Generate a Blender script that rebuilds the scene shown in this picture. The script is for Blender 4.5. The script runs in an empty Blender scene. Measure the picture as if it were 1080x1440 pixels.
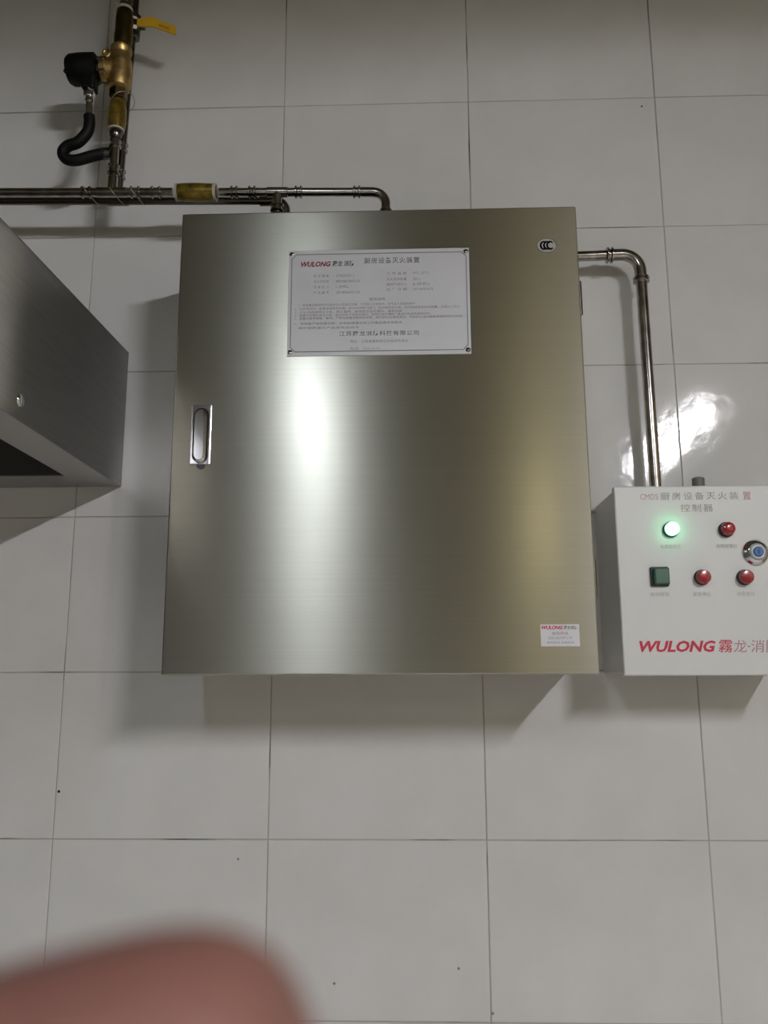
import bpy, bmesh, math, random
from mathutils import Vector, Matrix, Euler
random.seed(7)

# ------------------------------------------------------------------ camera, world, exposure
CH = 1.506          # lens height above the floor
CD = 1.342          # lens distance from the tiled wall
scene = bpy.context.scene
col = scene.collection
cam_d = bpy.data.cameras.new('camera')
cam = bpy.data.objects.new('camera', cam_d)
col.objects.link(cam)
scene.camera = cam
cam_d.sensor_fit = 'VERTICAL'
cam_d.sensor_height = 24.0
cam_d.lens = 1175.0 / 1440.0 * 24.0
cam_d.clip_start = 0.004
cam_d.dof.use_dof = True
cam_d.dof.focus_distance = 1.22
cam_d.dof.aperture_fstop = 6.6
RC = Matrix(((0.99951, 0.00903, 0.03002), (-0.00312, 0.98153, -0.19128), (-0.0312, 0.19109, 0.98108)))
CAMROT = Matrix.Rotation(math.pi / 2, 3, 'X') @ RC
cam.matrix_world = Matrix.Translation((0, -CD, CH)) @ CAMROT.to_4x4()

world = bpy.data.worlds.new('world')
scene.world = world
world.use_nodes = True
world.node_tree.nodes['Background'].inputs[0].default_value = (0.5, 0.5, 0.5, 1)
world.node_tree.nodes['Background'].inputs[1].default_value = 0.02
scene.view_settings.view_transform = 'Standard'
scene.view_settings.look = 'None'
scene.view_settings.gamma = 1.0
scene.view_settings.use_curve_mapping = False
scene.view_settings.exposure = 0.09
TUBE_NEAR = 640.0
TUBE_LEFT = 150.0
TUBE_FAR = 165.0
BULB = 155.0
TUBE_COL = (0.96, 0.95, 1.0)
TUBE_WARM = (1.0, 0.88, 0.50)

# ------------------------------------------------------------------ helpers
def W(x, y, d):                       # x right of lens, y above lens, d out from the tiled wall
    return Vector((x, -d, CH + y))

def mat(name, base, rough=0.5, metal=0.0, spec=0.5, coat=0.0):
    m = bpy.data.materials.new(name)
    m.use_nodes = True
    b = m.node_tree.nodes['Principled BSDF']
    b.inputs['Base Color'].default_value = (*base, 1)
    b.inputs['Roughness'].default_value = rough
    b.inputs['Metallic'].default_value = metal
    b.inputs['Specular IOR Level'].default_value = spec
    b.inputs['Coat Weight'].default_value = coat
    return m

def nodes(m):
    nt = m.node_tree
    return nt, nt.nodes['Principled BSDF'], nt.links

def noise_color(m, c0, c1, scale=8.0, detail=4.0, stretch=(1, 1, 1), lo=0.35, hi=0.65):
    nt, b, L = nodes(m)
    tc = nt.nodes.new('ShaderNodeTexCoord')
    mp = nt.nodes.new('ShaderNodeMapping')
    mp.inputs['Scale'].default_value = stretch
    nz = nt.nodes.new('ShaderNodeTexNoise')
    nz.inputs['Scale'].default_value = scale
    nz.inputs['Detail'].default_value = detail
    rp = nt.nodes.new('ShaderNodeValToRGB')
    rp.color_ramp.elements[0].position = lo
    rp.color_ramp.elements[1].position = hi
    rp.color_ramp.elements[0].color = (*c0, 1)
    rp.color_ramp.elements[1].color = (*c1, 1)
    L.new(tc.outputs['Object'], mp.inputs[0])
    L.new(mp.outputs[0], nz.inputs['Vector'])
    L.new(nz.outputs[0], rp.inputs[0])
    L.new(rp.outputs[0], b.inputs['Base Color'])
    return nz

def add_bump(m, scale, strength, dist, stretch=(1, 1, 1), detail=3.0):
    nt, b, L = nodes(m)
    tc = nt.nodes.new('ShaderNodeTexCoord')
    mp = nt.nodes.new('ShaderNodeMapping')
    mp.inputs['Scale'].default_value = stretch
    nz = nt.nodes.new('ShaderNodeTexNoise')
    nz.inputs['Scale'].default_value = scale
    nz.inputs['Detail'].default_value = detail
    bp = nt.nodes.new('ShaderNodeBump')
    bp.inputs['Strength'].default_value = strength
    bp.inputs['Distance'].default_value = dist
    L.new(tc.outputs['Object'], mp.inputs[0])
    L.new(mp.outputs[0], nz.inputs['Vector'])
    L.new(nz.outputs[0], bp.inputs['Height'])
    L.new(bp.outputs[0], b.inputs['Normal'])

def brushed(name, base, rough, aniso, streak, brush_stretch, var=0.06):
    """brushed steel: highlights smear along `streak`, fine grain runs across it"""
    m = mat(name, base, rough, 1.0)
    nt, b, L = nodes(m)
    b.inputs['Anisotropic'].default_value = aniso
    cv = nt.nodes.new('ShaderNodeCombineXYZ')
    for i in range(3):
        cv.inputs[i].default_value = streak[i]
    L.new(cv.outputs[0], b.inputs['Tangent'])
    c0 = tuple(v * (1 - var) for v in base)
    c1 = tuple(min(1, v * (1 + var)) for v in base)
    noise_color(m, c0, c1, 60, 3, brush_stretch, 0.3, 0.7)
    return m

def emit(name, colr, strength, base=(0.8, 0.8, 0.8)):
    m = mat(name, base, 0.4)
    b = m.node_tree.nodes['Principled BSDF']
    b.inputs['Emission Color'].default_value = (*colr, 1)
    b.inputs['Emission Strength'].default_value = strength
    return m

def root_loc(o):
    while o.parent:
        o = o.parent
    return o.location

def empty(name, loc):
    o = bpy.data.objects.new(name, None)
    o.empty_display_size = 0.05
    o.location = loc
    col.objects.link(o)
    return o

def tag(o, label=None, cat=None, group=None, kind=None):
    if label: o['label'] = label
    if cat: o['category'] = cat
    if group: o['group'] = group
    if kind: o['kind'] = kind
    return o

def obj(name, bm, m, parent=None, smooth=False, origin=None, label=None):
    me = bpy.data.meshes.new(name)
    off = None
    if parent is not None:
        off = root_loc(parent)
    elif origin is not None:
        off = Vector(origin)
    if off is not None:
        bmesh.ops.translate(bm, verts=bm.verts, vec=-Vector(off))
    bmesh.ops.recalc_face_normals(bm, faces=bm.faces)
    if smooth:
        for f in bm.faces:
            f.smooth = True
        for e in bm.edges:
            if len(e.link_faces) == 2 and e.calc_face_angle(0) > math.radians(38):
                e.smooth = False
    bm.to_mesh(me)
    bm.free()
    me.materials.append(m)
    o = bpy.data.objects.new(name, me)
    col.objects.link(o)
    if parent is not None:
        o.parent = parent
    elif origin is not None:
        o.location = origin
    if label: o['label'] = label
    return o

def NB():
    return bmesh.new()

def box(bm, x0, x1, y0, y1, d0, d1, bev=0.0, seg=2):
    t = bmesh.new()
    vs = [t.verts.new(W(x, y, d)) for x in (x0, x1) for y in (y0, y1) for d in (d0, d1)]
    for q in ((0, 1, 3, 2), (4, 6, 7, 5), (0, 4, 5, 1), (2, 3, 7, 6), (0, 2, 6, 4), (1, 5, 7, 3)):
        t.faces.new([vs[i] for i in q])
    if bev:
        bmesh.ops.bevel(t, geom=list(t.edges), offset=bev, segments=seg, affect='EDGES', profile=0.5)
    merge(bm, t)
    return bm

def merge(bm, t):
    me = bpy.data.meshes.new('tmp')
    t.to_mesh(me)
    t.free()
    bm.from_mesh(me)
    bpy.data.meshes.remove(me)

def frame_of(ax):
    ax = ax.normalized()
    up = Vector((0, 0, 1)) if abs(ax.z) < 0.9 else Vector((1, 0, 0))
    u = ax.cross(up).normalized()
    return u, ax.cross(u).normalized()

def lathe(bm, p, ax, prof, n=20, cap=True):
    """turned profile [(t, r)...] along axis ax from point p"""
    ax = Vector(ax).normalized()
    u, v = frame_of(ax)
    rings = []
    for t, r in prof:
        c = p + ax * t
        rings.append([bm.verts.new(c + (u * math.cos(2 * math.pi * k / n) + v * math.sin(2 * math.pi * k / n)) * max(r, 1e-5)) for k in range(n)])
    for a, b in zip(rings, rings[1:]):
        for k in range(n):
            bm.faces.new((a[k], a[(k + 1) % n], b[(k + 1) % n], b[k]))
    if cap:
        bm.faces.new(rings[0][::-1])
        bm.faces.new(rings[-1])
    return bm

def tube(bm, pts, r, n=16, closed=False):
    """round bar swept along a polyline; r is a number or a list"""
    pts = [Vector(p) for p in pts]
    N = len(pts)
    rs = r if isinstance(r, (list, tuple)) else [r] * N
    prev = None
    rings = []
    for i, p in enumerate(pts):
        if closed:
            t = (pts[(i + 1) % N] - pts[i - 1]).normalized()
        else:
            t = (pts[min(i + 1, N - 1)] - pts[max(i - 1, 0)]).normalized()
        if prev is None:
            u, v = frame_of(t)
        else:
            u = (prev - t * prev.dot(t)).normalized()
            v = t.cross(u)
        prev = u
        rings.append([bm.verts.new(p + (u * math.cos(2 * math.pi * k / n) + v * math.sin(2 * math.pi * k / n)) * rs[i]) for k in range(n)])
    M = N if closed else N - 1
    for i in range(M):
        a, b = rings[i], rings[(i + 1) % N]
        for k in range(n):
            bm.faces.new((a[k], a[(k + 1) % n], b[(k + 1) % n], b[k]))
    if not closed:
        bm.faces.new(rings[0][::-1])
        bm.faces.new(rings[-1])
    return bm

def smooth_path(pts, k=6):
    """Catmull-Rom through the points"""
    pts = [Vector(p) for p in pts]
    out = []
    for i in range(len(pts) - 1):
        p0, p1, p2, p3 = pts[max(i - 1, 0)], pts[i], pts[i + 1], pts[min(i + 2, len(pts) - 1)]
        for j in range(k):
            t = j / k
            out.append(0.5 * ((2 * p1) + (p2 - p0) * t + (2 * p0 - 5 * p1 + 4 * p2 - p3) * t * t + (3 * p1 - p0 - 3 * p2 + p3) * t ** 3))
    out.append(pts[-1])
    return out

def arc(c, a, b, r, n=9):
    """quarter turn centred c, from direction a to direction b"""
    a, b = Vector(a).normalized(), Vector(b).normalized()
    return [c + (a * math.cos(t) + b * math.sin(t)) * r for t in [math.pi / 2 * i / n for i in range(n + 1)]]

def coupling(parent, p, ax, r, half=0.010, m=None, name='coupling'):
    """pressed pipe fitting: sleeve with a bead at each end"""
    k = r
    pr = [(-half, k), (-half, k * 1.10), (-half + .0012, k * 1.46), (-half + .0034, k * 1.46), (-half + .0048, k * 1.12),
          (half - .0048, k * 1.12), (half - .0034, k * 1.46), (half - .0012, k * 1.46), (half, k * 1.10), (half, k)]
    return obj(name, lathe(NB(), p, ax, pr, 20), m or M['steel'], parent, True)

def text_bm(bm, s, x, y, d, width=None, height=None, shear=0.0, bold=0.0, align='L', spacing=1.0):
    """flat printed lettering on a face that looks into the room; (x, y) = baseline left or centre"""
    c = bpy.data.curves.new('t', 'FONT')
    c.body = s
    c.size = 1.0
    c.shear = shear
    c.offset = bold
    c.space_character = spacing
    c.resolution_u = 2
    o = bpy.data.objects.new('t', c)
    col.objects.link(o)
    bpy.context.view_layer.update()
    me = bpy.data.meshes.new_from_object(o)
    xs = [v.co.x for v in me.vertices]
    ys = [v.co.y for v in me.vertices]
    w, h = max(xs) - min(xs), max(ys) - min(ys)
    sy = (height / h) if height else width / w
    sx = (width / w) if width else sy
    x0 = x - (w * sx / 2 if align == 'C' else 0)
    for v in me.vertices:
        v.co = W(x0 + (v.co.x - min(xs)) * sx, y + (v.co.y - min(ys)) * sy, d)
    bm.from_mesh(me)
    bpy.data.meshes.remove(me)
    bpy.data.objects.remove(o)
    bpy.data.curves.remove(c)
    return bm

def quad_strip(bm, pts, w, d):
    """thin printed line through 2D points"""
    for (xa, ya), (xb, yb) in zip(pts, pts[1:]):
        t = Vector((xb - xa, yb - ya)).normalized()
        n = Vector((-t.y, t.x)) * w / 2
        e = t * w / 2
        vs = [(xa - e.x + n.x, ya - e.y + n.y), (xa - e.x - n.x, ya - e.y - n.y), (xb + e.x - n.x, yb + e.y - n.y), (xb + e.x + n.x, yb + e.y + n.y)]
        bm.faces.new([bm.verts.new(W(a, b, d)) for a, b in vs])
    return bm

# ------------------------------------------------------------------ materials
M = {}
tile_m = mat('glazed_tile', (0.60, 0.59, 0.565), 0.07, 0, 0.5)
noise_color(tile_m, (0.60, 0.595, 0.58), (0.645, 0.64, 0.63), 9, 5, (1, 1, 1), 0.3, 0.7)
add_bump(tile_m, 26, 0.35, 0.0011, (1, 1, 1), 5)
M['tile'] = tile_m
g = mat('grout', (0.30, 0.27, 0.23), 0.9)
noise_color(g, (0.06, 0.05, 0.04), (0.43, 0.395, 0.365), 6, 6, (1, 1, 1), 0.30, 0.44)
M['grout'] = g
M['door_steel'] = brushed('brushed_door_steel', (0.45, 0.432, 0.37), 0.325, 0.93, (0, 0, 1), (0.04, 1, 7.0), 0.022)
def fine_lobe(m, rough, aniso, fac):
    """part of the sheet is polished finer: a second, tighter highlight"""
    nt, b, L = nodes(m)
    b2 = nt.nodes.new('ShaderNodeBsdfPrincipled')
    b2.inputs['Metallic'].default_value = 1.0
    b2.inputs['Roughness'].default_value = rough
    b2.inputs['Anisotropic'].default_value = aniso
    for k in ('Base Color', 'Tangent'):
        L.new(b.inputs[k].links[0].from_socket, b2.inputs[k])
    mx = nt.nodes.new('ShaderNodeMixShader')
    mx.inputs[0].default_value = fac
    L.new(b.outputs[0], mx.inputs[1])
    L.new(b2.outputs[0], mx.inputs[2])
    L.new(mx.outputs[0], nt.nodes['Material Output'].inputs['Surface'])
fine_lobe(M['door_steel'], 0.21, 0.72, 0.20)
M['body_steel'] = brushed('brushed_body_steel', (0.56, 0.54, 0.48), 0.36, 0.8, (0, 0, 1), (1, 1, 5.0))
M['hood_steel'] = brushed('brushed_hood_steel', (0.29, 0.285, 0.28), 0.29, 0.8, (0, 1, 0), (1, 0.2, 4.0))
M['hood_rim'] = mat('hood_rim_steel', (0.42, 0.41, 0.40), 0.45, 1.0)
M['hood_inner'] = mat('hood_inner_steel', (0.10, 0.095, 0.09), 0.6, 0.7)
M['steel'] = mat('pipe_steel', (0.50, 0.47, 0.43), 0.17, 1.0)
noise_color(M['steel'], (0.26, 0.23, 0.20), (0.52, 0.49, 0.46), 40, 4, (1, 1, 1), 0.3, 0.6)
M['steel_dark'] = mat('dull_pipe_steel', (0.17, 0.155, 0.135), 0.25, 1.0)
M['chrome'] = mat('chrome', (0.78, 0.78, 0.82), 0.12, 1.0)
M['brass'] = mat('brass', (0.62, 0.44, 0.16), 0.42, 1.0)
add_bump(M['brass'], 55, 0.6, 0.002)
noise_color(M['brass'], (0.30, 0.17, 0.07), (0.72, 0.54, 0.22), 45, 4, (1, 1, 1), 0.3, 0.65)
M['tape_yellow'] = mat('yellow_sealed_union', (0.30, 0.23, 0.045), 0.32, 0.6)
noise_color(M['tape_yellow'], (0.10, 0.065, 0.012), (0.30, 0.21, 0.03), 70, 3, (1, 1, 1), 0.3, 0.7)
M['tape_white'] = mat('white_thread_tape', (0.40, 0.37, 0.31), 0.7)
M['brass_dark'] = mat('tarnished_brass', (0.16, 0.12, 0.05), 0.3, 1.0)
M['wire'] = mat('thin_tie_wire', (0.34, 0.31, 0.25), 0.5, 0.4)
M['rubber'] = mat('black_rubber', (0.003, 0.003, 0.003), 0.55, 0, 0.2)
M['plastic_black'] = mat('black_plastic', (0.002, 0.002, 0.002), 0.5, 0, 0.25)
M['lever_yellow'] = mat('yellow_coated_lever', (0.62, 0.36, 0.02), 0.45)
M['ink_black'] = mat('black_ink', (0.03, 0.03, 0.035), 0.6)
M['ink_grey'] = mat('grey_ink', (0.13, 0.13, 0.135), 0.6)
M['ink_faint'] = mat('faint_grey_ink', (0.26, 0.25, 0.25), 0.6)
M['ink_red'] = mat('red_ink', (0.52, 0.012, 0.045), 0.5)
M['ink_pale_red'] = mat('worn_red_ink', (0.40, 0.19, 0.19), 0.5)
M['ink_dark_red'] = mat('dark_red_ink', (0.20, 0.010, 0.03), 0.5)
M['ink_light'] = mat('pale_grey_ink', (0.40, 0.37, 0.36), 0.6)
M['ink_pink'] = mat('pale_pink_ink', (0.50, 0.27, 0.29), 0.5)
M['ink_mid'] = mat('mid_grey_ink', (0.19, 0.19, 0.195), 0.6)
M['plate'] = mat('printed_metal_plate', (0.50, 0.50, 0.51), 0.42, 0.25)
M['sticker'] = mat('white_sticker', (0.66, 0.65, 0.68), 0.5)
M['ccc'] = mat('silver_sticker', (0.30, 0.285, 0.25), 0.45, 0.2)
M['enamel'] = mat('white_enamel_housing', (0.66, 0.66, 0.645), 0.42)
M['red_cap'] = mat('red_plastic_cap', (0.30, 0.012, 0.02), 0.22, coat=0.5)
M['green_btn'] = mat('dark_green_plastic', (0.02, 0.085, 0.05), 0.35)
M['blue_core'] = mat('blue_plastic_core', (0.015, 0.11, 0.32), 0.35)
M['dark_metal'] = mat('dark_bezel', (0.05, 0.05, 0.05), 0.4, 0.6)
M['gland'] = mat('grey_gland', (0.16, 0.16, 0.15), 0.5)
M['led'] = emit('lit_green_lens', (0.18, 1.0, 0.45), 7.0, (0.3, 0.9, 0.5))
M['shaded_skin'] = mat('shaded_skin', (0.175, 0.076, 0.059), 0.55)  # base colour darkened to carry the shade of the unseen phone
M['shaded_skin'].node_tree.nodes['Principled BSDF'].inputs['Subsurface Weight'].default_value = 0.08
M['shaded_skin'].node_tree.nodes['Principled BSDF'].inputs['Subsurface Radius'].default_value = (0.006, 0.002, 0.001)
M['nail'] = mat('fingernail', (0.55, 0.34, 0.29), 0.35)
M['sleeve'] = mat('dark_sleeve', (0.03, 0.03, 0.035), 0.85)
M['plaster'] = mat('ceiling_paint', (0.13, 0.115, 0.065), 0.9)
M['room_wall'] = mat('room_wall_paint', (0.35, 0.315, 0.205), 0.8)
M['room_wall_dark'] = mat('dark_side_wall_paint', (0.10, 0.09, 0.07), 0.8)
M['floor'] = mat('floor_tile', (0.13, 0.12, 0.105), 0.45)
noise_color(M['floor'], (0.50, 0.47, 0.42), (0.60, 0.57, 0.52), 6, 4)
M['lamp_white'] = mat('white_lamp_housing', (0.7, 0.7, 0.68), 0.5)
M['tube_near'] = emit('lit_cool_tube', TUBE_COL, TUBE_NEAR, (0.9, 0.9, 0.9))
M['tube_left'] = emit('lit_left_tube', (0.82, 0.90, 1.0), TUBE_LEFT, (0.9, 0.9, 0.9))
M['tube_far'] = emit('lit_far_tube', (0.84, 0.93, 1.0), TUBE_FAR, (0.9, 0.9, 0.9))
M['bulb'] = emit('lit_warm_bulb', TUBE_WARM, BULB, (0.9, 0.9, 0.9))
M['speck'] = mat('dark_speck', (0.02, 0.018, 0.015), 0.8)
M['speck_pale'] = mat('grey_speck', (0.25, 0.235, 0.215), 0.8)

# ------------------------------------------------------------------ room shell
TW, TH = 0.333, 0.252
GX, GY = -0.5531, 1.0136
C0, C1, R0, R1 = -6, 9, -1, 10
XL, XR = GX + C0 * TW, GX + C1 * TW
YT, YB = GY - R0 * TH, GY - R1 * TH
DEPTH = 9.6
wall = obj('wall_back', box(NB(), XL, XR, YB, YT, -0.15, -0.0012), M['grout'], origin=W(0, YB, 0))
tag(wall, 'off-white glazed tile wall with brown grout joints behind the steel cabinet', kind='structure')
t = bmesh.new()
box(t, -TW / 2 + .0010, TW / 2 - .0010, -TH / 2 + .0010 - CH, TH / 2 - .0010 - CH, -0.008, 0.0, 0.0006, 2)
tile_me = bpy.data.meshes.new('wall_tile')
bmesh.ops.recalc_face_normals(t, faces=t.faces)
t.to_mesh(tile_me)
t.free()
tile_me.materials.append(M['tile'])
for r in range(R0, R1):
    for c in range(C0, C1):
        o = bpy.data.objects.new('wall_tile', tile_me)
        col.objects.link(o)
        o.parent = wall
        o.location = W(GX + (c + .5) * TW, GY - (r + .5) * TH, random.uniform(-.0002, .0002)) - wall.location
        o.rotation_euler = (random.gauss(0, .0016), 0, random.gauss(0, .0016))
for (x, y, r, m) in ((-.5481, -.1764, .0026, 'speck'), (-.2648, -.2745, .0022, 'speck_pale'), (-.1169, -.4474, .002, 'speck_pale'),
                     (.0670, -.4258, .002, 'speck_pale'), (.1156, -.4857, .0022, 'speck_pale'), (.4225, .9965, .0018, 'speck')):
    obj('speck', lathe(NB(), W(x, y, -.0005), (0, -1, 0), [(0, r), (.0008, r), (.0014, r * .5)], 9), M[m], wall)

tag(obj('floor', box(NB(), XL - .15, XR + .15, YB - .1, YB, -.15, DEPTH + .15), M['floor'], origin=W(0, YB, DEPTH / 2)), 'dull grey kitchen floor', kind='structure')
tag(obj('ceiling', box(NB(), XL - .15, XR + .15, YT, YT + .1, -.15, DEPTH + .15), M['plaster'], origin=W(0, YT, DEPTH / 2)), 'pale painted ceiling', kind='structure')
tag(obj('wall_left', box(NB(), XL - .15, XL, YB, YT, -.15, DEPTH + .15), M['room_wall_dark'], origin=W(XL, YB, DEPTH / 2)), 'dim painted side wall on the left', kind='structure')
tag(obj('wall_right', box(NB(), XR, XR + .15, YB, YT, -.15, DEPTH + .15), M['room_wall'], origin=W(XR, YB, DEPTH / 2)), 'dim painted side wall on the right', kind='structure')
tag(obj('wall_front', box(NB(), XL, XR, YB, YT, DEPTH, DEPTH + .15), M['room_wall'], origin=W(0, YB, DEPTH)), 'dim painted wall behind the camera', kind='structure')

# ------------------------------------------------------------------ ceiling tube lamps (seen mirrored in the door and the tiles)
def lamp(x, d0, d1, m, label):
    L = empty('fluorescent_lamp', W(x, YT, (d0 + d1) / 2))
    tag(L, label, 'lamp', 'ceiling tube lamps')
    obj('lamp_housing', box(NB(), x - .15, x + .15, YT - .012, YT, d0 - .03, d1 + .03, .003), M['lamp_white'], L)
    for d in (d0 - .027, d1 + .027):
        obj('added_cutoff_plate', box(NB(), x - .15, x + .15, YT - .081, YT - .011, d - .003, d + .003), M['lamp_white'], L)  # unseen plates added to cut the lamp's light on the upper wall
    for sx_ in (-.148, .148):
        obj('added_side_skirt', box(NB(), x + sx_ - .002, x + sx_ + .002, YT - .072, YT - .011, d0 - .024, d1 + .024), M['lamp_white'], L)  # added unseen skirts, depth set by how they shade the wall
    for d in (d0 - .012, d1 + .012):
        obj('lamp_holder', box(NB(), x - .016, x + .016, YT - .086, YT - .011, d - .008, d + .008, .003), M['lamp_white'], L)
    obj('tube', lathe(NB(), W(x, YT - .066, d0), (0, -1, 0), [(0, .013), (d1 - d0, .013)], 12), m, L, True)
lamp(1.37, 2.34, 3.54, M['tube_near'], 'ceiling tube lamp mirrored in the tiles above the control box')
lamp(-.46, 2.34, 3.54, M['tube_left'], 'ceiling tube lamp mirrored as the bright white streak on the cabinet door')
lamp(-1.06, 6.6, 7.8, M['tube_far'], 'far ceiling tube lamp mirrored low in the white streak on the cabinet door')
bl = empty('bulb_lamp', W(1.06, YT, 5.7))
tag(bl, 'warm yellowish ceiling bulb mirrored as the dim yellow spot on the cabinet door', 'lamp')
obj('lamp_base', lathe(NB(), W(1.06, YT, 5.7), (0, 0, -1), [(0, .05), (.012, .05), (.02, .03), (.03, .024)], 20), M['lamp_white'], bl, True)
obj('bulb', lathe(NB(), W(1.06, YT - .028, 5.7), (0, 0, -1), [(0, .018), (.012, .022), (.03, .038), (.052, .045), (.074, .038), (.088, .022), (.094, .006)], 20), M['bulb'], bl, True)

# ------------------------------------------------------------------ steel cabinet
CX0, CX1, CY0, CY1, CDP = -0.335, 0.250, 0.0, 0.678, 0.21
cab = empty('fire_suppression_cabinet', W((CX0 + CX1) / 2, CY0, 0))
tag(cab, 'large brushed stainless steel cabinet with a printed name plate on its door', 'cabinet')
b = NB()
box(b, CX0 + .004, CX1 - .004, CY0 + .004, CY1 - .004, 0.001, CDP - .0205, .0015)
obj('body', b, M['body_steel'], cab)
obj('door', box(NB(), CX0, CX1, CY0, CY1, CDP - .019, CDP, .0022, 3), M['door_steel'], cab)
obj('door_seal', box(NB(), CX0 + .008, CX1 - .008, CY0 + .008, CY1 - .008, CDP - .0206, CDP - .0189), M['rubber'], cab)
for yc in (.543, .13):
    hg = obj('hinge', box(NB(), CX1 - .0045, CX1 + .0075, yc - .024, yc + .024, CDP - .060, CDP - .024, .0012), M['steel'], cab, label='steel hinge on the side of the cabinet')
    obj('hinge_pin', lathe(NB(), W(CX1 + .004, yc - .026, CDP - .023), (0, 0, 1), [(0, .0035), (.052, .0035)], 12), M['steel_dark'], hg, True)

# lock handle
hx, hy = -.293, .334
lk = obj('lock_handle', box(NB(), hx - .0145, hx + .0145, hy - .0435, hy + .0435, CDP - .001, CDP + .0035, .0012), M['chrome'], cab, label='chrome flush lock handle')
def stadium(bm, xc, yc, hw, hh, d0, d1, n=10, taper=1.0):
    pts = []
    for k in range(n + 1):
        a = math.pi * k / n
        pts.append((math.cos(a) * hw, hh - hw + math.sin(a) * hw))
    for k in range(n + 1):
        a = math.pi + math.pi * k / n
        pts.append((math.cos(a) * hw, -hh + hw + math.sin(a) * hw))
    A = [bm.verts.new(W(xc + x, yc + y, d0)) for x, y in pts]
    B = [bm.verts.new(W(xc + x * taper, yc + y * (1 - (1 - taper) * hw / hh), d1)) for x, y in pts]
    N = len(pts)
    for k in range(N):
        bm.faces.new((A[k], A[(k + 1) % N], B[(k + 1) % N], B[k]))
    bm.faces.new(A[::-1])
    bm.faces.new(B)
    return bm
obj('lever_recess', stadium(NB(), hx, hy - .001, .0108, .0400, CDP + .0034, CDP + .0038), M['rubber'], lk)
obj('lever', stadium(stadium(NB(), hx - .0006, hy - .003, .0096, .0385, CDP + .0036, CDP + .0085), hx - .0006, hy - .003, .0096, .0385, CDP + .0085, CDP + .0115, 10, .68), M['chrome'], lk)
obj('latch_tongue', stadium(NB(), hx + .001, hy - .0435, .006, .0065, CDP - .0005, CDP + .003), M['dark_metal'], lk)

# name plate
PX0, PX1, PY0, PY1 = -.1735, .091, .4495, .614
PD = CDP + .0012
pl = obj('name_plate', box(NB(), PX0, PX1, PY0, PY1, CDP - .0005, PD, .0004, 1), M['plate'], cab, label='printed grey metal name plate with fine lettering')
def fx(u): return PX0 + (u - 63) / 943.0 * (PX1 - PX0)
def fy(v): return PY1 - (v - 78) / 548.0 * (PY1 - PY0)
pd = PD + .00025
x0, x1, y0, y1, cc = PX0 + .0045, PX1 - .0045, PY0 + .0065, PY1 - .0065, .007
obj('border_line', quad_strip(NB(), [(x0 + cc, y0), (x1 - cc, y0), (x1, y0 + cc), (x1, y1 - cc), (x1 - cc, y1), (x0 + cc, y1), (x0, y1 - cc), (x0, y0 + cc), (x0 + cc, y0)], .0011, pd), M['ink_grey'], pl)
for sx in (PX0 + .0045, PX1 - .0045):
    for sy in (PY0 + .006, PY1 - .006):
        obj('rivet', lathe(NB(), W(sx, sy, PD - .0003), (0, -1, 0), [(0, .0036), (.0008, .0036), (.0017, .0026), (.0021, .001)], 14), M['steel'], pl, True)
obj('brand_lettering', text_bm(NB(), 'WULONG', fx(128), fy(165), pd, fx(285) - fx(128), .0082, .28, .035), M['ink_dark_red'], pl, label='dark red brand lettering')
obj('brand_characters', text_bm(text_bm(NB(), '霧龙', fx(292), fy(165), pd, fx(345) - fx(292), .0088, .12, .008), '消防', fx(352), fy(165), pd, fx(408) - fx(352), .0088, .12, .008), M['ink_black'], pl)
obj('title_lettering', text_bm(NB(), '厨房设备灭火装置', fx(458), fy(154), pd, fx(748) - fx(458), .0095, 0, .012, spacing=1.15), M['ink_mid'], pl)
b = NB()
for v, a, c_, c2 in ((222, '型 号 规 格', 'CMDS20-1', 405), (251, '灭火剂名称', '厨房设备专用灭火剂', 435), (280, '充 装 压 力', '1.2MPa', 375), (309, '产 品 编 号', '20180600125', 438)):
    text_bm(b, a, fx(195), fy(v), pd, fx(275) - fx(195), .0046)
    text_bm(b, c_, fx(312), fy(v), pd, fx(c2) - fx(312), .0044)
for v, a, c_, c2 in ((215, '工 作 温 度', '4℃~55℃', 795), (245, '灭火剂充装量', '20 L', 750), (272, '驱动气体压力', '6.0MPa', 798), (298, '出 厂 日 期', '2018年6月', 815)):
    text_bm(b, a, fx(575), fy(v), pd, fx(680) - fx(575), .0046)
    text_bm(b, c_, fx(712), fy(v), pd, fx(c2) - fx(712), .0044)
text_bm(b, '使用说明', fx(485), fy(348), pd, fx(568) - fx(485), .0050)
rows = ((118, 722, 372, '1、本装置安装完毕后应由专业人员调试合格，方可投入正常使用，非专业人员请勿操作'),
        (98, 955, 391, '2、火灾发生时，装置自动探测火情，自动关闭燃气阀门，自动喷放灭火剂，也可拉动手动启动装置，实施人工灭火'),
        (98, 655, 409, '3、灭火后继续喷水冷却，防止复燃，使用后应及时清洗、重新充装'),
        (98, 800, 425, '4、装置应定期检查压力表，指针应处于绿色区域内，否则应及时通知厂家进行检修和更换部件'),
        (98, 965, 441, '5、装置应避免碰撞、暴晒，严禁在装置周围堆放杂物，操作部位应保持清洁，并应防止油污堵塞喷嘴影响灭火效果'),
        (98, 655, 468, '6、本装置严禁随意拆卸，如有故障请与本公司售后服务部联系'),
        (118, 432, 490, '维护保养请见产品使用说明书'))
for a, z, v, s in rows:
    text_bm(b, s, fx(a), fy(v), pd, fx(z) - fx(a), .0040)
text_bm(b, '地址：江苏省南京市江宁经济开发区', fx(388), fy(563), pd, fx(685) - fx(388), .0046)
text_bm(b, '电话：025-5210', fx(388), fy(599), pd, fx(538) - fx(388), .0044)
obj('fine_print', b, M['ink_faint'], pl)
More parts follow.
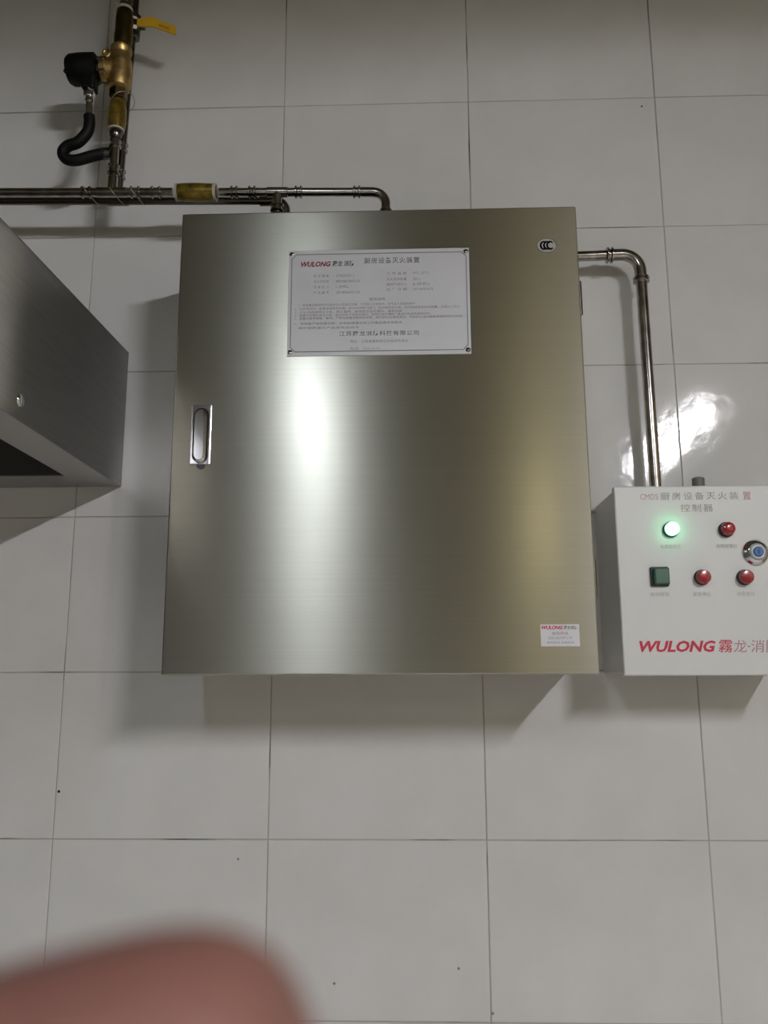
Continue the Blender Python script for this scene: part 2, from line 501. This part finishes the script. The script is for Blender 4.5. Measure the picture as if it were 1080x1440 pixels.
obj('company_lettering', text_bm(NB(), '江苏霧龙消防科技有限公司', fx(330), fy(528), pd, fx(740) - fx(330), .0076, 0, .008, spacing=1.12), M['ink_mid'], pl)

# round certification sticker
sx, sy = .2045, .6155
b = NB()
A = [b.verts.new(W(sx + .0150 * math.cos(2 * math.pi * k / 32), sy + .0120 * math.sin(2 * math.pi * k / 32), CDP + .0006)) for k in range(32)]
B = [b.verts.new(W(sx + .0150 * math.cos(2 * math.pi * k / 32), sy + .0120 * math.sin(2 * math.pi * k / 32), CDP - .0002)) for k in range(32)]
b.faces.new(A)
for k in range(32):
    b.faces.new((A[k], B[k], B[(k + 1) % 32], A[(k + 1) % 32]))
st = obj('certification_sticker', b, M['ccc'], cab, label='small silver oval sticker with black triple C mark')
b = NB()
quad_strip(b, [(sx + .0142 * math.cos(2 * math.pi * k / 32), sy + .0112 * math.sin(2 * math.pi * k / 32)) for k in range(33)], .0007, CDP + .0008)
for i, ox in enumerate((-.0042, .0006, .0052)):
    pts = [(sx + ox + .0045 * math.cos(a), sy + .0058 * math.sin(a)) for a in [math.radians(52 + (256 * k / 14)) for k in range(15)]]
    quad_strip(b, pts, .0024, CDP + .0008 + i * .00002)
obj('triple_c_mark', b, M['ink_black'], st)

# brand sticker low on the door
bs = obj('brand_sticker', box(NB(), .174, .2255, .0365, .0655, CDP - .0002, CDP + .0005), M['sticker'], cab, label='small white brand sticker')
obj('brand_lettering', text_bm(NB(), 'WULONG', .1755, .0588, CDP + .0007, .0285, .0050, .28, .04), M['ink_red'], bs)
b = text_bm(NB(), '霧龙消防', .2050, .0588, CDP + .0007, .0175, .0050, .1, .01)
obj('brand_characters', b, M['ink_grey'], bs)
b = text_bm(NB(), '服务热线', .189, .0515, CDP + .0007, .0215, .0042)
text_bm(b, '025-52107119', .184, .0460, CDP + .0007, .031, .0032)
text_bm(b, '售后电话 全国联保', .182, .0400, CDP + .0007, .036, .0030)
obj('fine_print', b, M['ink_faint'], bs)

# ------------------------------------------------------------------ control box
QX0, QX1, QY0, QY1, QD = .299, .556, -.0025, .2695, .14
ctl = empty('control_box', W((QX0 + QX1) / 2, QY0, 0))
tag(ctl, 'white enamelled control box with indicator lamps and buttons, right of the steel cabinet', 'control box')
obj('housing', box(NB(), QX0 + .003, QX1 - .003, QY0 + .003, QY1 - .003, .001, QD - .004, .002), M['enamel'], ctl)
obj('front_cover', box(NB(), QX0, QX1, QY0, QY1, QD - .014, QD, .0025, 3), M['enamel'], ctl)
obj('cable_gland', lathe(NB(), W(.452, QY1 - .004, .055), (0, 0, 1), [(0, .0125), (.012, .0125), (.012, .0095), (.034, .0095), (.036, .006)], 16), M['gland'], ctl, True, label='dark cable gland on top of the box')
q = QD + .0003
b = text_bm(NB(), 'CMDS', .3365, .2490, q, .026, .0085, 0, .0)
obj('title_letters', b, M['ink_pink'], ctl)
b = text_bm(NB(), '厨房设备灭火装', .3660, .2482, q, .112, .0115, 0, .006, spacing=1.35)
obj('title_lettering', b, M['ink_light'], ctl)
obj('title_character', text_bm(NB(), '置', .4845, .2478, q, .0115, .0115, 0, .004), M['ink_pink'], ctl)
obj('subtitle_lettering', text_bm(NB(), '控制器', .3935, .2305, q, .047, .0115, 0, .006, spacing=1.25), M['ink_light'], ctl)
obj('brand_lettering', text_bm(NB(), 'WULONG', .3225, .0300, q, .1065, .0160, .26, .035), M['ink_red'], ctl, label='bold red brand lettering')
b = text_bm(NB(), '霧', .4320, .0292, q, .0200, .0175, .1, .004)
obj('brand_character', b, M['ink_red'], ctl)
b = text_bm(NB(), '龙', .4530, .0292, q, .0190, .0175, .1, 0)
text_bm(b, '消防', .4775, .0292, q, .0400, .0175, .1, 0)
quad_strip(b, [(.4742, .0375), (.4752, .0375)], .002, q)
obj('brand_characters', b, M['ink_pale_red'], ctl)
for s, x, y, w in (('电源指示灯', .3755, .1770, .029), ('故障报警灯', .4555, .1770, .030), ('启动按钮', .3555, .1085, .027), ('紧急停止', .4150, .1085, .025), ('消音复位', .4765, .1085, .026)):
    obj('caption_lettering', text_bm(NB(), s, x, y, q, w, .0058, align='C'), M['ink_light'], ctl)
def indicator(x, y, m, label, lit=False):
    bz = obj('indicator_bezel', lathe(NB(), W(x, y, QD - .001), (0, -1, 0), [(0, .0112), (.0042, .0112), (.0055, .0100), (.0055, .0090)], 24), M['dark_metal'] if not lit else M['green_btn'], ctl, True)
    obj('indicator_lens', lathe(NB(), W(x + .0004, y + .0004, QD + .003), (0, -1, 0), [(0, .0096), (.0075, .0096), (.0098, .0086), (.0110, .0062), (.0114, .003)], 24), m, bz, True, label=label)
indicator(.3770, .2042, M['led'], 'lit green indicator lens', True)
indicator(.4561, .2035, M['red_cap'], 'dark red indicator lens')
def push(x, y, label):
    bz = obj('button_collar', lathe(NB(), W(x, y, QD - .001), (0, -1, 0), [(0, .0112), (.0035, .0112), (.0048, .0102)], 24), M['dark_metal'], ctl, True)
    obj('button_cap', lathe(NB(), W(x, y, QD + .002), (0, -1, 0), [(0, .0098), (.0095, .0098), (.0112, .0088), (.0118, .006)], 24), M['red_cap'], bz, True, label=label)
push(.4165, .1349, 'red push button cap')
push(.4765, .1345, 'red push button cap nearest the key lock')
bz = obj('button_frame', box(NB(), .3563 - .0128, .3563 + .0128, .1364 - .0138, .1364 + .0138, QD - .001, QD + .005, .0015), M['dark_metal'], ctl)
obj('button_cap', box(NB(), .3563 - .0095, .3563 + .0120, .1364 - .0120, .1364 + .0120, QD + .004, QD + .012, .002), M['green_btn'], bz, label='square dark green push button cap')
kl = obj('key_lock', lathe(NB(), W(.4956, .1702, QD - .001), (0, -1, 0), [(0, .0188), (.003, .0188), (.0075, .0150), (.0085, .0125), (.0070, .0112)], 32), M['chrome'], ctl, True, label='round chrome key lock with a blue core')
obj('lock_ring', lathe(NB(), W(.4956, .1702, QD + .004), (0, -1, 0), [(0, .0098), (.0050, .0098), (.0058, .0088)], 24), M['sticker'], kl, True)
obj('lock_core', lathe(NB(), W(.4956, .1702, QD + .009), (0, -1, 0), [(0, .0072), (.0022, .0072), (.0030, .0062)], 24), M['blue_core'], kl, True)
obj('key_slot', box(NB(), .4949, .4963, .1672, .1732, QD + .0118, QD + .0124), M['ink_black'], kl)

# ------------------------------------------------------------------ conduit between cabinet and control box
cd = empty('conduit_pipe', W(.389, .27, .04))
tag(cd, 'slim steel conduit bending from the cabinet side down to the control box', 'pipe')
rp, zz = .0092, .042
ya, xb = .688, .3885
obj('pipe', tube(NB(), [W(CX1 - .0038, ya - .003, zz), W(xb - .032, ya, zz)], rp * .92, 18), M['steel'], cd, True)
el = arc(W(xb - .030, ya - .030, zz), (0, 0, 1), (1, 0, 0), .030, 10)
obj('elbow', tube(NB(), [W(xb - .052, ya - .0005, zz)] + el + [W(xb, ya - .045, zz)], rp * 1.06, 18), M['steel'], cd, True)
coupling(cd, W(xb - .050, ya - .001, zz), (1, 0, 0), rp, .006)
coupling(cd, W(xb, ya - .046, zz), (0, 0, 1), rp, .005)
obj('pipe', tube(NB(), [W(xb, ya - .040, zz), W(xb + .001, QY1 - .0029, zz)], rp, 18), M['steel'], cd, True)

# ------------------------------------------------------------------ front gas pipe run (tee, unions, riser)
fp = empty('gas_pipe', W(-.486, .784, .10))
tag(fp, 'bright steel pipe run with tees and a yellow union, above the cabinet', 'pipe')
FD, fr = .100, .0070
def hy_at(x): return .7795 - .0207 * (x + .21)
def HP(x, dd=0): return W(x, hy_at(x), FD + dd)
obj('pipe', tube(NB(), [HP(-1.10), HP(-.385)], fr * 1.06, 18), M['steel'], fp, True)
obj('pipe', tube(NB(), [HP(-.308), HP(-.052)], fr, 18), M['steel'], fp, True)
ax = HP(0) - HP(-1)
for x in (-.5293, -.447, -.4126, -.2825, -.2530, -.1766, -.0807):
    coupling(fp, HP(x), ax, fr, .0085 if x < -.3 else .0065)
# yellow union in the run
un = obj('union', lathe(NB(), HP(-.3806), ax, [(0, .0108), (.001, .0138), (.010, .0138), (.012, .0146), (.030, .0150), (.048, .0146), (.058, .0140), (.0675, .0136), (.0686, .0108)], 20), M['tape_yellow'], fp, True, label='yellow pipe union')
for x in (-.3780, -.3145):
    obj('thread_tape', lathe(NB(), HP(x), ax, [(-.0022, .0125), (-.0022, .0143), (.0022, .0143), (.0022, .0125)], 20), M['tape_white'], un, True)
# tee to cabinet and elbow to cabinet
tb = NB()
tube(tb, [HP(-.2118), W(-.2118, .735, FD)], fr * 1.1, 18)
lathe(tb, HP(-.2118), ax, [(-.018, fr), (-.017, fr * 1.18), (.017, fr * 1.18), (.018, fr)], 20)
obj('tee', tb, M['steel'], fp, True)
coupling(fp, W(-.2118, .750, FD), (0, 0, 1), fr * 1.1, .007)
obj('pipe', tube(NB(), [W(-.2118, .745, FD), W(-.2118, CY1 - .0036, FD)], fr, 18), M['steel'], fp, True)
xe, ye = -.0335, hy_at(-.05)
obj('elbow', tube(NB(), [HP(-.075)] + arc(W(xe - .022, ye - .022, FD), (0, 0, 1), (1, 0, 0), .022, 10) + [W(xe, ye - .04, FD)], fr * 1.12, 18), M['steel'], fp, True)
coupling(fp, W(xe, ye - .038, FD), (0, 0, 1), fr, .006)
obj('pipe', tube(NB(), [W(xe, ye - .03, FD), W(xe, CY1 - .0036, FD)], fr, 18), M['steel'], fp, True)
# riser
RX = -.4866
tb = NB()
lathe(tb, HP(RX), ax, [(-.026, fr), (-.025, fr * 1.2), (.025, fr * 1.2), (.026, fr)], 20)
tube(tb, [HP(RX), W(RX, .812, FD)], fr * 1.2, 18)
obj('tee', tb, M['steel'], fp, True)
obj('pipe', tube(NB(), [W(RX, .80, FD), W(RX, .957, FD)], fr, 18), M['steel'], fp, True)
coupling(fp, W(RX, .826, FD), (0, 0, 1), fr, .009)
coupling(fp, W(RX, .874, FD), (0, 0, 1), fr, .007)
obj('reducer', lathe(NB(), W(RX, .885, FD), (0, 0, 1), [(0, .0085), (.004, .0105), (.012, .0110), (.015, .0090)], 20), M['steel_dark'], fp, True)
un = obj('union', lathe(NB(), W(RX, .900, FD), (0, 0, 1), [(0, .0105), (.0015, .0140), (.016, .0155), (.040, .0148), (.054, .0128), (.056, .010)], 20), M['tape_yellow'], fp, True, label='yellow pipe union under the brass valve')
obj('thread_tape', lathe(NB(), W(RX, .8985, FD), (0, 0, 1), [(0, .0105), (0, .0132), (.005, .0138), (.005, .0105)], 20), M['tape_white'], un, True)
un = obj('union', lathe(NB(), W(RX + .002, 1.0605, FD), (0, 0, 1), [(0, .0110), (.003, .0150), (.020, .0162), (.026, .0150), (.050, .0150), (.068, .0140), (.072, .011)], 20), M['brass_dark'], fp, True, label='tarnished brass union above the valve')
obj('thread_tape', lathe(NB(), W(RX + .002, 1.130, FD), (0, 0, 1), [(0, .0105), (0, .0136), (.006, .0130), (.006, .0100)], 20), M['tape_white'], un, True)
obj('pipe', tube(NB(), [W(RX + .002, 1.125, FD), W(RX + .002, YT - .003, FD)], .0095, 18), M['steel'], fp, True)
coupling(fp, W(RX + .002, 1.155, FD), (0, 0, 1), .0095, .008)
# thin wire ties round both pipes
for x in (-.529, -.486, -.452):
    pts = []
    for k in range(20):
        a = 2 * math.pi * k / 20
        pts.append(W(x - .004 * math.sin(a) - .007 * math.cos(a) + .004, hy_at(x) + .0105 * math.cos(a), .0885 + .0215 * math.sin(a)))
    obj('wire_tie', tube(NB(), pts, .0006, 6, True), M['wire'], fp, True)
pts = [W(RX + .004 + .017 * math.cos(2 * math.pi * k / 20), .962 + .012 * math.cos(2 * math.pi * k / 20 + .4), .088 + .030 * math.sin(2 * math.pi * k / 20)) for k in range(20)]
obj('wire_tie', tube(NB(), pts, .0006, 6, True), M['wire'], fp, True)

# ------------------------------------------------------------------ rear gas pipe
rp_ = empty('gas_pipe', W(-.48, .785, .074))
tag(rp_, 'dull dark steel pipe running close behind the bright pipe run', 'pipe')
RD, rr = .0735, .0062
def RH(x): return W(x, .7800 - .0207 * (x + .22), RD)
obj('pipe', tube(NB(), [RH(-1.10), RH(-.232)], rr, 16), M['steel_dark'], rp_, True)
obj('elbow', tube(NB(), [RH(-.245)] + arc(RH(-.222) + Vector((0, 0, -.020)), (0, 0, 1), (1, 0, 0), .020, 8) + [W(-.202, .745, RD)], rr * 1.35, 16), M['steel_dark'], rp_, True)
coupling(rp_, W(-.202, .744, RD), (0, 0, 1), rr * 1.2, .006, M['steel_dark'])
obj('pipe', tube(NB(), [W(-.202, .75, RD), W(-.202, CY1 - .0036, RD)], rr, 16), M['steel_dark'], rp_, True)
rx0, rx1 = -.4858, -.4775
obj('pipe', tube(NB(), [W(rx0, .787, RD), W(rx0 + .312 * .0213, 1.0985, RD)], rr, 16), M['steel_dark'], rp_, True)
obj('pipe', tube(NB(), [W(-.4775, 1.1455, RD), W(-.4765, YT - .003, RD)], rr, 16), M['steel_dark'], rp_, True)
tb = lathe(NB(), RH(rx0), ax, [(-.018, rr), (-.017, rr * 1.25), (.017, rr * 1.25), (.018, rr)], 16)
tube(tb, [RH(rx0), W(rx0, .81, RD)], rr * 1.25, 16)
obj('tee', tb, M['steel_dark'], rp_, True)
for y in (.835, .885):
    coupling(rp_, W(rx0 + (y - .787) * .0213, y, RD), (0.0213, 0, 1), rr, .008)

# ------------------------------------------------------------------ ball valve with yellow lever
bv = empty('ball_valve', W(-.4775, 1.122, .075))
tag(bv, 'ball valve with a yellow lever sticking out right of the riser pipes', 'valve')
obj('valve_body', lathe(NB(), W(-.4775, 1.098, RD), (0, 0, 1), [(0, .008), (.002, .0118), (.010, .0118), (.014, .0105), (.020, .0130), (.028, .0130), (.034, .0105), (.038, .0118), (.046, .0118), (.048, .008)], 8), M['steel_dark'], bv)
obj('valve_stem', lathe(NB(), W(-.472, 1.122, RD), (1, 0, 0), [(0, .0055), (.014, .0055)], 12), M['steel_dark'], bv, True)
b = NB()
prof = [(-.468, 1.1225, .0070), (-.4555, 1.1225, .0085), (-.442, 1.1235, .0095), (-.432, 1.1185, .0085), (-.420, 1.1130, .0080), (-.405, 1.1065, .0082), (-.3985, 1.1035, .0070)]
rows_ = []
for x, y, h in prof:
    rows_.append([b.verts.new(W(x, y + h, RD + .008)), b.verts.new(W(x, y + h, RD + .0115)), b.verts.new(W(x, y - h, RD + .0115)), b.verts.new(W(x, y - h, RD + .008))])
for a, c in zip(rows_, rows_[1:]):
    for k in range(4):
        b.faces.new((a[k], a[(k + 1) % 4], c[(k + 1) % 4], c[k]))
b.faces.new(rows_[0][::-1]); b.faces.new(rows_[-1])
lv = obj('lever', b, M['lever_yellow'], bv, label='yellow coated valve lever')
b = NB()
text_bm(b, 'WOG', -.430, 1.1085, RD + .0119, .020, .0052, 0, .01)
bmesh.ops.rotate(b, verts=b.verts, cent=W(-.42, 1.111, RD), matrix=Matrix.Rotation(math.radians(23), 3, 'Y'))
obj('lever_lettering', b, M['ink_black'], lv)

# ------------------------------------------------------------------ solenoid valve on the riser
sv = empty('solenoid_valve', W(RX, .965, .10))
tag(sv, 'brass solenoid valve with a black actuator drum and black hose on the riser', 'valve')
obj('hex_collar', lathe(NB(), W(RX, .958, FD), (0, 0, 1), [(0, .0110), (.002, .0150), (.017, .0150), (.019, .0125)], 6), M['brass_dark'], sv)
vb = lathe(NB(), W(RX, .9768, FD), (0, 0, 1), [(0, .0135), (.003, .0185), (.012, .0200), (.022, .0205), (.044, .0200), (.056, .0190), (.064, .0165), (.070, .0165), (.072, .0180), (.080, .0180), (.083, .0120)], 16)
obj('valve_body', vb, M['brass'], sv, True)
bn = lathe(NB(), W(RX - .008, 1.012, FD + .004), (-1, 0, 0), [(0, .019), (.010, .0195), (.012, .0225), (.020, .0225), (.022, .0160)], 18)
bo = obj('bonnet', bn, M['brass'], sv, True)
for a in range(6):
    t_ = math.radians(60 * a + 25)
    obj('bonnet_bolt', lathe(NB(), W(RX - .018, 1.012 + .0195 * math.sin(t_), FD + .004 + .0195 * math.cos(t_)), (-1, 0, 0), [(0, .0036), (.014, .0036), (.014, .002)], 6), M['steel_dark'], bo)
obj('lifting_eye', tube(NB(), [W(RX - .024 + .0055 * math.cos(2 * math.pi * k / 14), 1.045 + .0065 * math.sin(2 * math.pi * k / 14), FD + .004) for k in range(14)], .0030, 10, True), M['brass'], sv, True)
obj('actuator_neck', lathe(NB(), W(RX - .028, 1.011, FD + .006), (-1, 0, 0), [(0, .015), (.012, .015)], 18), M['steel_dark'], sv, True)
ac = obj('actuator', lathe(NB(), W(RX - .034, 1.011, FD + .010), (-1, 0, -.05), [(0, .021), (.003, .0255), (.028, .0265), (.044, .0255), (.050, .0215), (.052, .012)], 26), M['plastic_black'], sv, True, label='black actuator drum')
obj('actuator_screw', lathe(NB(), W(RX - .085, 1.006, FD + .012), (-1, 0, 0), [(0, .004), (.005, .004), (.007, .002)], 10), M['steel_dark'], ac, True)
obj('cable_socket', box(NB(), RX - .0565, RX - .0335, .966, .992, FD + .0005, FD + .0235, .004), M['plastic_black'], sv)
cx_ = RX - .0448
gl = obj('gland_nut', lathe(NB(), W(cx_, .968, FD + .012), (0, 0, -1), [(0, .0075), (.001, .0095), (.012, .0095), (.013, .0070)], 6), M['chrome'], sv)
obj('conduit_stub', lathe(NB(), W(cx_ + .0002, .957, FD + .012), (.06, 0, -1), [(0, .0062), (.004, .0062), (.005, .0072), (.012, .0072), (.013, .0058), (.016, .0066), (.036, .0066), (.046, .0062)], 16), M['chrome'], sv, True)
hp = smooth_path([W(cx_ + .003, .918, FD + .014), W(cx_ + .0045, .905, FD + .014), W(cx_ + .002, .888, FD + .014), W(-.5435, .870, FD + .014), W(-.5610, .8635, FD + .013),
                  W(-.5695, .8535, FD + .011), W(-.5640, .8430, FD + .009), W(-.5480, .8410, FD + .007), W(-.5220, .8505, FD + .004), W(-.5040, .8565, FD + .001), W(RX - .010, .8580, FD)], 7)
obj('hose', tube(NB(), hp, .0094, 16), M['rubber'], sv, True, label='looped black rubber hose')
obj('hose_ferrule', lathe(NB(), W(RX - .0074, .858, FD), (-1, 0, -.12), [(0, .0098), (.012, .0104), (.013, .0096)], 16), M['steel_dark'], sv, True)

# ------------------------------------------------------------------ exhaust hood
HX, HY0, HY1, HL, HD = -.478, .308, .543, -1.62, .95
hd = empty('exhaust_hood', W((HX + HL) / 2, HY0, 0))
tag(hd, 'dark stainless steel exhaust hood jutting from the wall at the left edge', 'exhaust hood')
th = .0015
def slope_top(bm):                    # the hood's top falls a little towards the room
    for v in bm.verts:
        if v.co.z > CH + .44:
            v.co.z += .029 * v.co.y
    return bm
obj('side_panel', slope_top(box(NB(), HX - th, HX, HY0, HY1, .0015, HD, .0005, 1)), M['hood_steel'], hd)
obj('side_panel', slope_top(box(NB(), HL, HL + th, HY0, HY1, .0015, HD, .0005, 1)), M['hood_steel'], hd)
obj('front_panel', slope_top(box(NB(), HL, HX, HY0, HY1, HD, HD + th, .0005, 1)), M['hood_steel'], hd)
obj('top_panel', slope_top(box(NB(), HL, HX, HY1 - th, HY1 + .0005, .0015, HD)), M['hood_rim'], hd)
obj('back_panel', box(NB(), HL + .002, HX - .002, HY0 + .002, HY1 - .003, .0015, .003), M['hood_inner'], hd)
rim = .062
obj('rim', box(NB(), HX - rim, HX - th, HY0 + .0002, HY0 + .0022, .0032, HD), M['hood_rim'], hd, label='folded steel rim under the side panel')
obj('rim', box(NB(), HL + th, HL + rim, HY0 + .0002, HY0 + .0022, .0032, HD), M['hood_rim'], hd)
obj('rim', box(NB(), HL + rim, HX - rim, HY0 + .0002, HY0 + .0022, .0032, .082), M['hood_rim'], hd)
obj('rim', box(NB(), HL + rim, HX - rim, HY0 + .0002, HY0 + .0022, HD - rim, HD), M['hood_rim'], hd)
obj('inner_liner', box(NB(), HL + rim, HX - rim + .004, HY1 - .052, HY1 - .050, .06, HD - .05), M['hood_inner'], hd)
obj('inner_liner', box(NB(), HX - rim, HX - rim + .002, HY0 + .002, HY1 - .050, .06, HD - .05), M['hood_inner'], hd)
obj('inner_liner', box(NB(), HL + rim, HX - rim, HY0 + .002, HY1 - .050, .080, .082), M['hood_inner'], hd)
obj('rivet', lathe(NB(), W(HX - .0002, .3335, .372), (1, 0, 0), [(0, .0085), (.0015, .0080), (.003, .0060), (.004, .0025)], 18), M['chrome'], hd, True)

# ------------------------------------------------------------------ the photographer's left hand, index fingertip in front of the lens
def CW(x, y, z):
    return Vector((0, -CD, CH)) + CAMROT @ Vector((x, y, z))
hand_pts = []
hand_edges = []
hand_r = []
def hv(p, r, link=None):
    hand_pts.append(CW(*p)); hand_r.append(r)
    if link is not None:
        hand_edges.append((link, len(hand_pts) - 1))
    return len(hand_pts) - 1
wrist = hv((-.150, -.150, .010), .027)
palm = hv((-.128, -.105, .006), .032, wrist)
palm2 = hv((-.112, -.082, .000), .030, palm)
k0 = hv((-.098, -.063, -.012), .0125, palm2)          # index
k0 = hv((-.076, -.0545, -.038), .0112, k0)
k0 = hv((-.048, -.0480, -.053), .0125, k0)
k0 = hv((-.0265, -.0436, -.0555), .0128, k0)
k0 = hv((-.0122, -.0390, -.0550), .0128, k0)
k0 = hv((-.0038, -.0366, -.0545), .0092, k0)
for i, (oy, ln) in enumerate(((-.021, 1.05), (-.042, .98), (-.062, .80))):   # middle, ring, little
    j = hv((-.100, -.068 + oy, -.014), .0118 - .0006 * i, palm)
    j = hv((-.100 + .026 * ln, -.062 + oy, -.040), .0108 - .0008 * i, j)
    j = hv((-.100 + .054 * ln, -.056 + oy, -.054), .0100 - .0008 * i, j)
    j = hv((-.100 + .076 * ln, -.052 + oy, -.056), .0090 - .0008 * i, j)
j = hv((-.126, -.080, .030), .015, palm)              # thumb on the screen side
j = hv((-.108, -.055, .046), .0125, j)
j = hv((-.088, -.036, .046), .0110, j)
j = hv((-.072, -.024, .042), .0095, j)
j = hv((-.170, -.200, .020), .027, wrist)             # forearm
j = hv((-.200, -.290, .045), .034, j)
j = hv((-.225, -.380, .075), .038, j)
me = bpy.data.meshes.new('person')
base = CW(-.15, -.15, .01)
me.from_pydata([p - base for p in hand_pts], hand_edges, [])
person = bpy.data.objects.new('person', me)
col.objects.link(person)
person.location = base
tag(person, 'blurred fingertip of the person taking the picture, at the lower left edge', 'person')
sk = person.modifiers.new('Skin', 'SKIN')
for i, v in enumerate(me.skin_vertices[0].data):
    v.radius = (hand_r[i], hand_r[i])
    v.use_root = (i == 1)
sk.use_smooth_shade = True
ss = person.modifiers.new('Subdivision', 'SUBSURF')
ss.levels = 2
ss.render_levels = 2
me.materials.append(M['shaded_skin'])
bpy.context.view_layer.update()
dg = bpy.context.evaluated_depsgraph_get()
baked = bpy.data.meshes.new_from_object(person.evaluated_get(dg))
person.modifiers.clear()
person.data = baked
if not baked.materials:
    baked.materials.append(M['shaded_skin'])
for p_ in baked.polygons:
    p_.use_smooth = True
